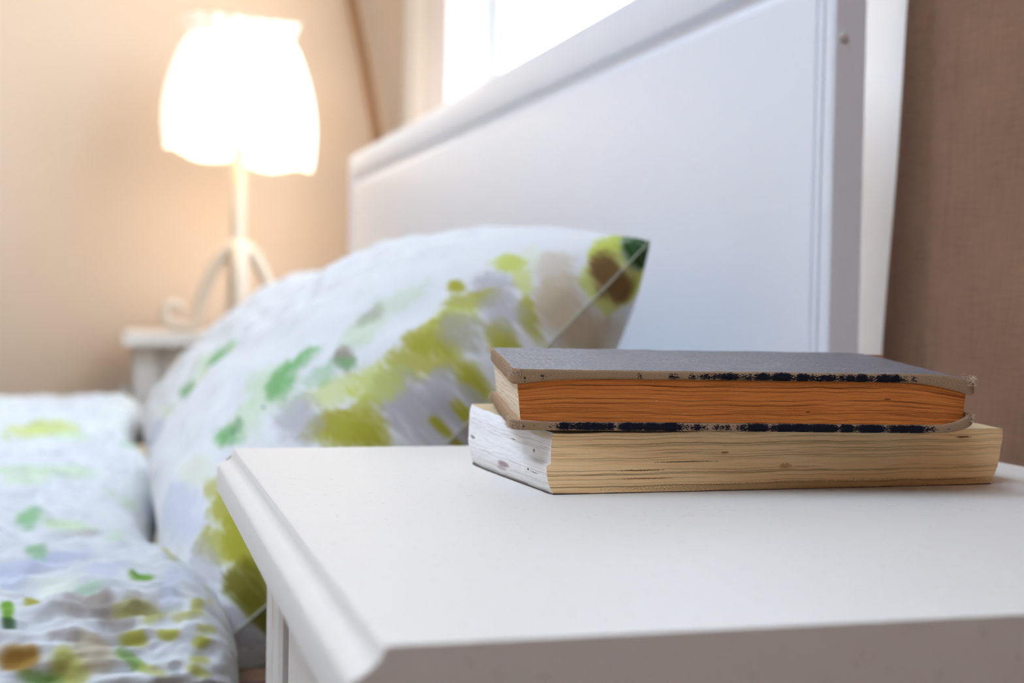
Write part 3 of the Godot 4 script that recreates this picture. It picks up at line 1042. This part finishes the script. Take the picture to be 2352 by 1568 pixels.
# ================================================================== duvet
func duvet() -> void:
	var cloth := paint("crinkled_cotton", Color.WHITE, 0.9, 0.25)
	cloth.albedo_texture = dye(1024, rgb(212, 213, 213), duvet_print())
	var rn := noise(1.0, 3, 91)
	# cross profile in (z, y): up the side of the bed, over its edge, along to the far side
	var prof := PackedVector2Array([Vector2(-0.792, 0.22), Vector2(-0.788, 0.35), Vector2(-0.786, 0.47), Vector2(-0.788, 0.53), Vector2(-0.797, 0.565), Vector2(-0.816, 0.588), Vector2(-0.845, 0.600), Vector2(-0.90, 0.604), Vector2(-1.1, 0.600), Vector2(-1.3, 0.600), Vector2(-1.5, 0.606), Vector2(-1.65, 0.600), Vector2(-1.85, 0.592), Vector2(-2.1, 0.594), Vector2(-2.3, 0.604), Vector2(-2.5, 0.598), Vector2(-2.66, 0.575), Vector2(-2.72, 0.56), Vector2(-2.74, 0.48)])
	var cv := Curve2D.new()
	for k in prof.size():
		var tng := (prof[mini(k + 1, prof.size() - 1)] - prof[maxi(k - 1, 0)]) * 0.16
		cv.add_point(prof[k], -tng, tng)
	var ln := cv.get_baked_length()
	var edge := func(z: float) -> float:
		return 0.040 + 0.033 * smoothstep(-1.15, -0.86, z) + 0.010 * sin(z * 7.0) * smoothstep(-0.9, -1.3, z)
	var sheet := func(s: float, x: float) -> Array:    # point and outward normal of the middle line
		var p := cv.sample_baked(s)
		var q := cv.sample_baked(minf(s + 0.004, ln)) - cv.sample_baked(maxf(s - 0.004, 0.0))
		q = q.normalized()
		return [Vector3(x, p.y, p.x), Vector3(0, -q.x, q.y) if true else Vector3.UP]
	var nx := 220
	var ns := 680
	var build_face := func(outer: bool) -> Geo:
		var g := Geo.new()
		g.grid(nx if outer else 20, ns if outer else 60, func(a: float, b: float) -> Vector3:
			# more cells towards the head end and the near side
			var s := ln * (b * b * 0.72 + b * 0.28)
			var f := 1.0 - pow(1.0 - a, 1.9)            # 0 at the foot, 1 at the head edge
			var mid: Array = sheet.call(s, 0.0)
			var ex: float = edge.call(mid[0].z)
			var x := lerpf(-1.50, ex, f)
			mid[0].x = x
			var into := ex - x
			var T := 0.042
			var rim := clampf(into / 0.035, 0.0, 1.0)
			var half := T * sqrt(maxf(0.0, 1.0 - pow(1.0 - rim, 2.0)))
			var puff := 0.0
			if outer:
				var ru := rn.get_noise_2d(s * 40.0, x * 13.0) * 0.0075 + rn.get_noise_2d(s * 90.0, x * 34.0 + 7.0) * 0.0040
				var fold := rn.get_noise_2d(s * 6.0, x * 4.0 + 3.0) * 0.012
				var rows := sin(s * TAU / 0.0115 + 3.0 * rn.get_noise_2d(s * 9.0, x * 16.0)) * (0.0020 + 0.0026 * rn.get_noise_2d(s * 18.0, x * 42.0 + 40.0)) * (1.0 - 0.5 * smoothstep(0.0, 0.3, into))
				puff = ru + fold * rim + rows
			return mid[0] + mid[1] * ((half if outer else -half * 0.4) - T + puff * (0.35 + 0.65 * rim)), not outer, func(a: float, b: float) -> Vector2:
			var s := ln * (b * b * 0.72 + b * 0.28)
			var f := 1.0 - pow(1.0 - a, 1.9)
			return Vector2(clampf(0.98 - (1.0 - f) * 1.1, 0, 1), clampf(s / 1.6, 0, 1)))
		return g
	var m := ArrayMesh.new()
	build_face.call(true).into(m, cloth)
	build_face.call(false).into(m, cloth)
	var o := put("duvet", m)
	tag(o, "crinkled white duvet with green and grey print, lying over the bed at the left", "duvet")


func duvet_print() -> Array:
	return flowers([
		[0.892,0.944,0.049,0.036,72,"lime",0.60], [0.863,0.906,0.012,0.003,101,"lime",0.60], [0.951,0.992,0.043,0.015,-118,"pale",0.50], [0.903,0.616,0.047,0.019,179,"pgreen",0.70],
		[0.896,0.583,0.037,0.015,95,"pgreen",0.60], [0.002,0.001,0.120,0.065,-157,"pgreen",0.50], [0.912,0.452,0.031,0.008,88,"green",0.70], [0.931,0.432,0.020,0.013,126,"pgreen",0.80],
		[0.936,0.411,0.012,0.011,46,"gbrown",0.40], [0.952,0.525,0.020,0.005,95,"pgreen",0.50], [0.964,0.514,0.022,0.006,-94,"pgreen",0.50], [0.950,0.469,0.012,0.003,91,"pgreen",0.50],
		[0.903,0.324,0.041,0.013,-137,"lav",0.80], [0.889,0.290,0.011,0.006,-154,"lav",0.70], [0.905,0.341,0.011,0.006,90,"green",0.60], [0.942,0.287,0.009,0.006,80,"leaf",0.80],
		[0.961,0.328,0.014,0.004,85,"olive",0.60], [0.928,0.292,0.015,0.009,-129,"lav",0.60], [0.924,0.255,0.020,0.007,126,"gbrown",0.80], [0.911,0.254,0.012,0.007,137,"gbrown",0.55],
		[0.899,0.261,0.008,0.004,116,"olive",0.80], [0.889,0.254,0.010,0.003,97,"leaf",0.90], [0.890,0.246,0.005,0.003,113,"deep",0.70], [0.895,0.228,0.010,0.006,171,"ochre",0.90],
		[0.913,0.224,0.010,0.008,162,"olive",0.70], [0.922,0.229,0.011,0.008,131,"sand",0.80], [0.903,0.221,0.010,0.003,174,"leaf",0.60], [0.937,0.252,0.009,0.006,-175,"olive",0.60],
		[0.938,0.254,0.011,0.005,-168,"gbrown",0.40], [0.910,0.238,0.008,0.004,173,"gbrown",0.50], [0.937,0.235,0.007,0.004,153,"olive",0.80], [0.950,0.236,0.005,0.003,169,"olive",0.80],
		[0.963,0.232,0.005,0.003,-159,"olive",0.80], [0.936,0.226,0.008,0.003,140,"leaf",0.60], [0.945,0.220,0.008,0.003,157,"olive",0.50], [0.960,0.246,0.009,0.003,-167,"olive",0.50],
		[0.948,0.248,0.009,0.004,-149,"olive",0.60], [0.964,0.256,0.012,0.003,-113,"olive",0.60], [0.969,0.286,0.012,0.003,-108,"olive",0.60], [0.965,0.239,0.006,0.003,-139,"olive",0.60],
		[0.962,0.225,0.005,0.003,177,"olive",0.70], [0.961,0.220,0.006,0.003,172,"olive",0.70], [0.962,0.288,0.022,0.011,74,"lav",0.60], [0.007,0.002,0.120,0.120,-165,"lav",0.50],
		[0.951,0.390,0.029,0.007,81,"pgreen",0.40], [0.924,0.349,0.012,0.003,165,"pgreen",0.50], [0.952,0.260,0.014,0.005,92,"lav",0.60], [0.975,0.544,0.015,0.004,-94,"lav",0.40],
		[0.920,0.274,0.008,0.006,-167,"green",0.40], [0.908,0.282,0.011,0.010,87,"pale",0.60], [0.972,0.355,0.009,0.005,75,"lav",0.50]], 90, 9, Rect2(0.82, 0, 0.2, 0.75))


# ================================================================== lamp
func lamp() -> void:
	var c := Vector3(0.243, 0.70, -2.95)
	var o := thing("table_lamp", "lit white table lamp with a ruffled fabric shade and curled metal legs", "lamp", c)
	var metal: StandardMaterial3D = mat.lamp_metal
	var g := Geo.new()
	g.lathe([Vector2(0, 0.15), Vector2(0.016, 0.15), Vector2(0.017, 0.155), Vector2(0.0155, 0.16), Vector2(0.0155, 0.39), Vector2(0.019, 0.395), Vector2(0.019, 0.41), Vector2(0.014, 0.415), Vector2(0.014, 0.445), Vector2(0, 0.445)], Vector3.ZERO, 24)
	part("stem", g, metal, o)
	# four legs bent like hooks from the foot of the stem, each ending in a curl
	for k in 4:
		g = Geo.new()
		var pts := []
		var rad := []
		var dir := Vector3(cos(k * PI / 2 + PI), 0, -sin(k * PI / 2 + PI))
		for q in 15:
			var w := q / 14.0
			var out := 0.078 * pow(w, 1.25) + 0.004
			var y := 0.165 * pow(maxf(1.0 - pow(w, 2.1), 0.0), 0.72) + 0.012
			pts.append(dir * out + Vector3(0, y, 0))
			rad.append(lerpf(0.021, 0.016, w))
		for q in range(1, 15):                         # the curl stands up outside the foot
			var w := q / 14.0
			var an := -PI / 2 - 0.35 + w * 4.9
			var rr := lerpf(0.030, 0.012, w)
			pts.append(dir * (0.122 + rr * cos(an)) + Vector3(0, 0.040 + rr * sin(an), 0))
			rad.append(lerpf(0.0155, 0.012, w))
		g.tube(pts, rad, 10, 0.75)
		part("leg", g, metal, o)
	# shade: gathered cloth with a wavy hem
	var glow := paint("lit_shade", rgb(255, 250, 240), 0.9, 0.1)
	glow.emission_enabled = true
	glow.emission = Color(1.0, 0.97, 0.92)
	glow.emission_energy_multiplier = 1.0
	var hem := func(th: float) -> float:
		return 0.356 + 0.019 * cos(th - 3.3) - 0.005 * cos(6.0 * th) + 0.014 * exp(-pow((th - 4.35) / 0.11, 2.0)) + 0.012 * exp(-pow((th - 5.42) / 0.09, 2.0)) + 0.012 * exp(-pow((th - 1.5) / 0.11, 2.0))
	var shade := func(u: float, w: float, ro: float) -> Vector3:
		var th := u * TAU
		var pleat := 1.0 + 0.016 * sin(th * 34.0) * (0.3 + 0.7 * (1.0 - w))
		var y := lerpf(hem.call(th), 0.604 + 0.004 * sin(th * 9.0), w)
		var rr := (0.143 + 0.012 * sin(w * 3.6 + 0.25) - 0.026 * w * w) * pleat - 0.014 * pow(w, 14.0) + ro
		return Vector3(cos(th) * rr, y, -sin(th) * rr)
	g = Geo.new()
	g.grid(204, 24, func(u: float, w: float) -> Vector3: return shade.call(u, w, 0.0))
	g.grid(204, 24, func(u: float, w: float) -> Vector3: return shade.call(u, w, -0.0015), true)
	var sh := part("lamp_shade", g, glow, o)
	# a frill of thinner cloth stands above the upper ring
	g = Geo.new()
	for s in [0.0, -0.001]:
		g.grid(136, 4, func(u: float, w: float) -> Vector3:
			var th := u * TAU
			var rr: float = 0.104 + 0.012 * w + 0.006 * sin(th * 17.0) * w + s
			return Vector3(cos(th) * rr, 0.590 + w * (0.034 + 0.008 * sin(th * 2.0 + 1.0)), -sin(th) * rr), s < 0.0)
	var fr := paint("lit_frill", rgb(245, 238, 228), 0.9, 0.1)
	fr.backlight_enabled = true
	fr.backlight = Color(0.6, 0.55, 0.5)
	fr.emission_enabled = true  # lamp light through the cloth is put in as a faint own glow
	fr.emission = Color(1.0, 0.95, 0.88)
	fr.emission_energy_multiplier = 0.3
	part("shade_frill", g, fr, sh)
	g = Geo.new()
	g.lathe([Vector2(0, 0.445), Vector2(0.012, 0.447), Vector2(0.014, 0.462), Vector2(0.028, 0.49), Vector2(0.030, 0.505), Vector2(0.024, 0.526), Vector2(0, 0.536)], Vector3.ZERO, 24)
	var bulb := paint("lit_bulb", rgb(255, 240, 215), 0.4)
	bulb.emission_enabled = true
	bulb.emission = Color(1.0, 0.86, 0.66)
	bulb.emission_energy_multiplier = 2.0
	part("bulb", g, bulb, o)
	var l := OmniLight3D.new()
	l.name = "lamp_light"
	l.position = Vector3(0, 0.49, 0)
	l.light_color = Color(1.0, 0.80, 0.56)
	l.light_energy = 0.024
	l.light_size = 0.03
	l.omni_range = 8.0
	l.omni_attenuation = 2.0
	l.shadow_enabled = true
	o.add_child(l)


# ================================================================== curtains, pole
func curtains() -> void:
	var rn := noise(1.0, 2, 15)
	# the near curtain: brown linen, hem turned in and stitched along its edge
	var lie := func(z: float, y: float) -> float:      # x of the cloth's middle
		var d := -0.878 - z                            # 0 at the hem edge, negative towards the camera
		return 0.503 + 0.010 * sin(maxf(0.0, -d - 0.10) * 26.0) * smoothstep(0.1, 0.3, -d) + 0.003 * rn.get_noise_2d(z * 4.0, y * 2.0) + 0.004 * exp(-pow((d + 0.0655) / 0.0035, 2.0))
	var slant := func(y: float) -> float: return -0.8445 - 0.079 * (0.95 - y)
	var o := thing("curtain", "brown linen curtain with a stitched hem, hanging behind the nightstand at the right", "curtain")
	var make := func(z_from: float, z_to: float, half: float, nz: int) -> Geo:
		var g := Geo.new()
		for s in [1.0, -1.0]:
			g.grid(nz, 60, func(a: float, b: float) -> Vector3:
				var y := 0.03 + b * 2.43
				var z: float = lerpf(z_from, z_to, a) + (slant.call(y) + 0.878) * smoothstep(-0.3, -0.85, lerpf(z_from, z_to, a))
				var edge := minf(1.0, minf(a * nz, (1.0 - a) * nz) / 2.0)
				return Vector3(lie.call(z, y) - s * half * (0.25 + 0.75 * edge), y, z), s < 0, func(a: float, b: float) -> Vector2: return Vector2(lerpf(z_from, z_to, a) * 2.4, b * 5.4))
		return g
	part("cloth", make.call(-0.8215, 0.25, 0.0008, 90), mat.brown_linen, o)
	part("hem", make.call(-0.878, -0.8135, 0.0022, 14), mat.brown_linen, o)
	# thin white net behind the headboard's near end
	var g2 := Geo.new()
	for s in [1.0, -1.0]:
		g2.grid(70, 20, func(a: float, b: float) -> Vector3:
			var z := lerpf(-1.42, -0.70, a)
			var y := 0.03 + b * 2.43
			return Vector3(0.575 + 0.008 * sin(z * 75.0) + 0.004 * sin(z * 31.0 + y) - s * 0.0004, y, z), s < 0)
	var net := part("net_curtain", g2, mat.white_voile)
	tag(net, "thin white net curtain seen between the headboard and the brown curtain", "curtain")
	g2 = Geo.new()
	g2.tube([Vector3(0.54, 2.48, 0.4), Vector3(0.54, 2.48, -2.95)], [0.011, 0.011], 14)
	var rod := thing("curtain_rod", "steel curtain rod above the window", "curtain rod")
	part("bar", g2, mat.steel, rod)
	for z in [0.35, -1.2, -2.9]:
		g2 = Geo.new()
		g2.box(Vector3(0.54, 2.47, z - 0.008), Vector3(WINDOW_WALL, 2.49, z + 0.008), 0.002)
		part("bracket", g2, mat.steel, rod)


func pole() -> void:
	var g := Geo.new()
	var pts := []
	var rad := []
	var bow := Curve3D.new()                           # stands in the corner, bows over to the left as it rises
	for q in [Vector3(0.600, 0.0, -3.12), Vector3(0.612, 0.60, -3.17), Vector3(0.598, 0.93, -3.19), Vector3(0.567, 1.163, -3.20), Vector3(0.537, 1.317, -3.205), Vector3(0.511, 1.442, -3.21), Vector3(0.452, 1.72, -3.235)]:
		bow.add_point(q)
	for k in 7:
		var d := (bow.get_point_position(mini(k + 1, 6)) - bow.get_point_position(maxi(k - 1, 0))) * 0.16
		bow.set_point_in(k, -d)
		bow.set_point_out(k, d)
	for k in 33:
		pts.append(bow.sample_baked(bow.get_baked_length() * k / 32.0))
		rad.append(0.0115)
	g.tube(pts, rad, 14)
	tag(part("wooden_pole", g, mat.pole_wood), "slim bowed brown wooden pole standing in the corner behind the headboard", "pole")
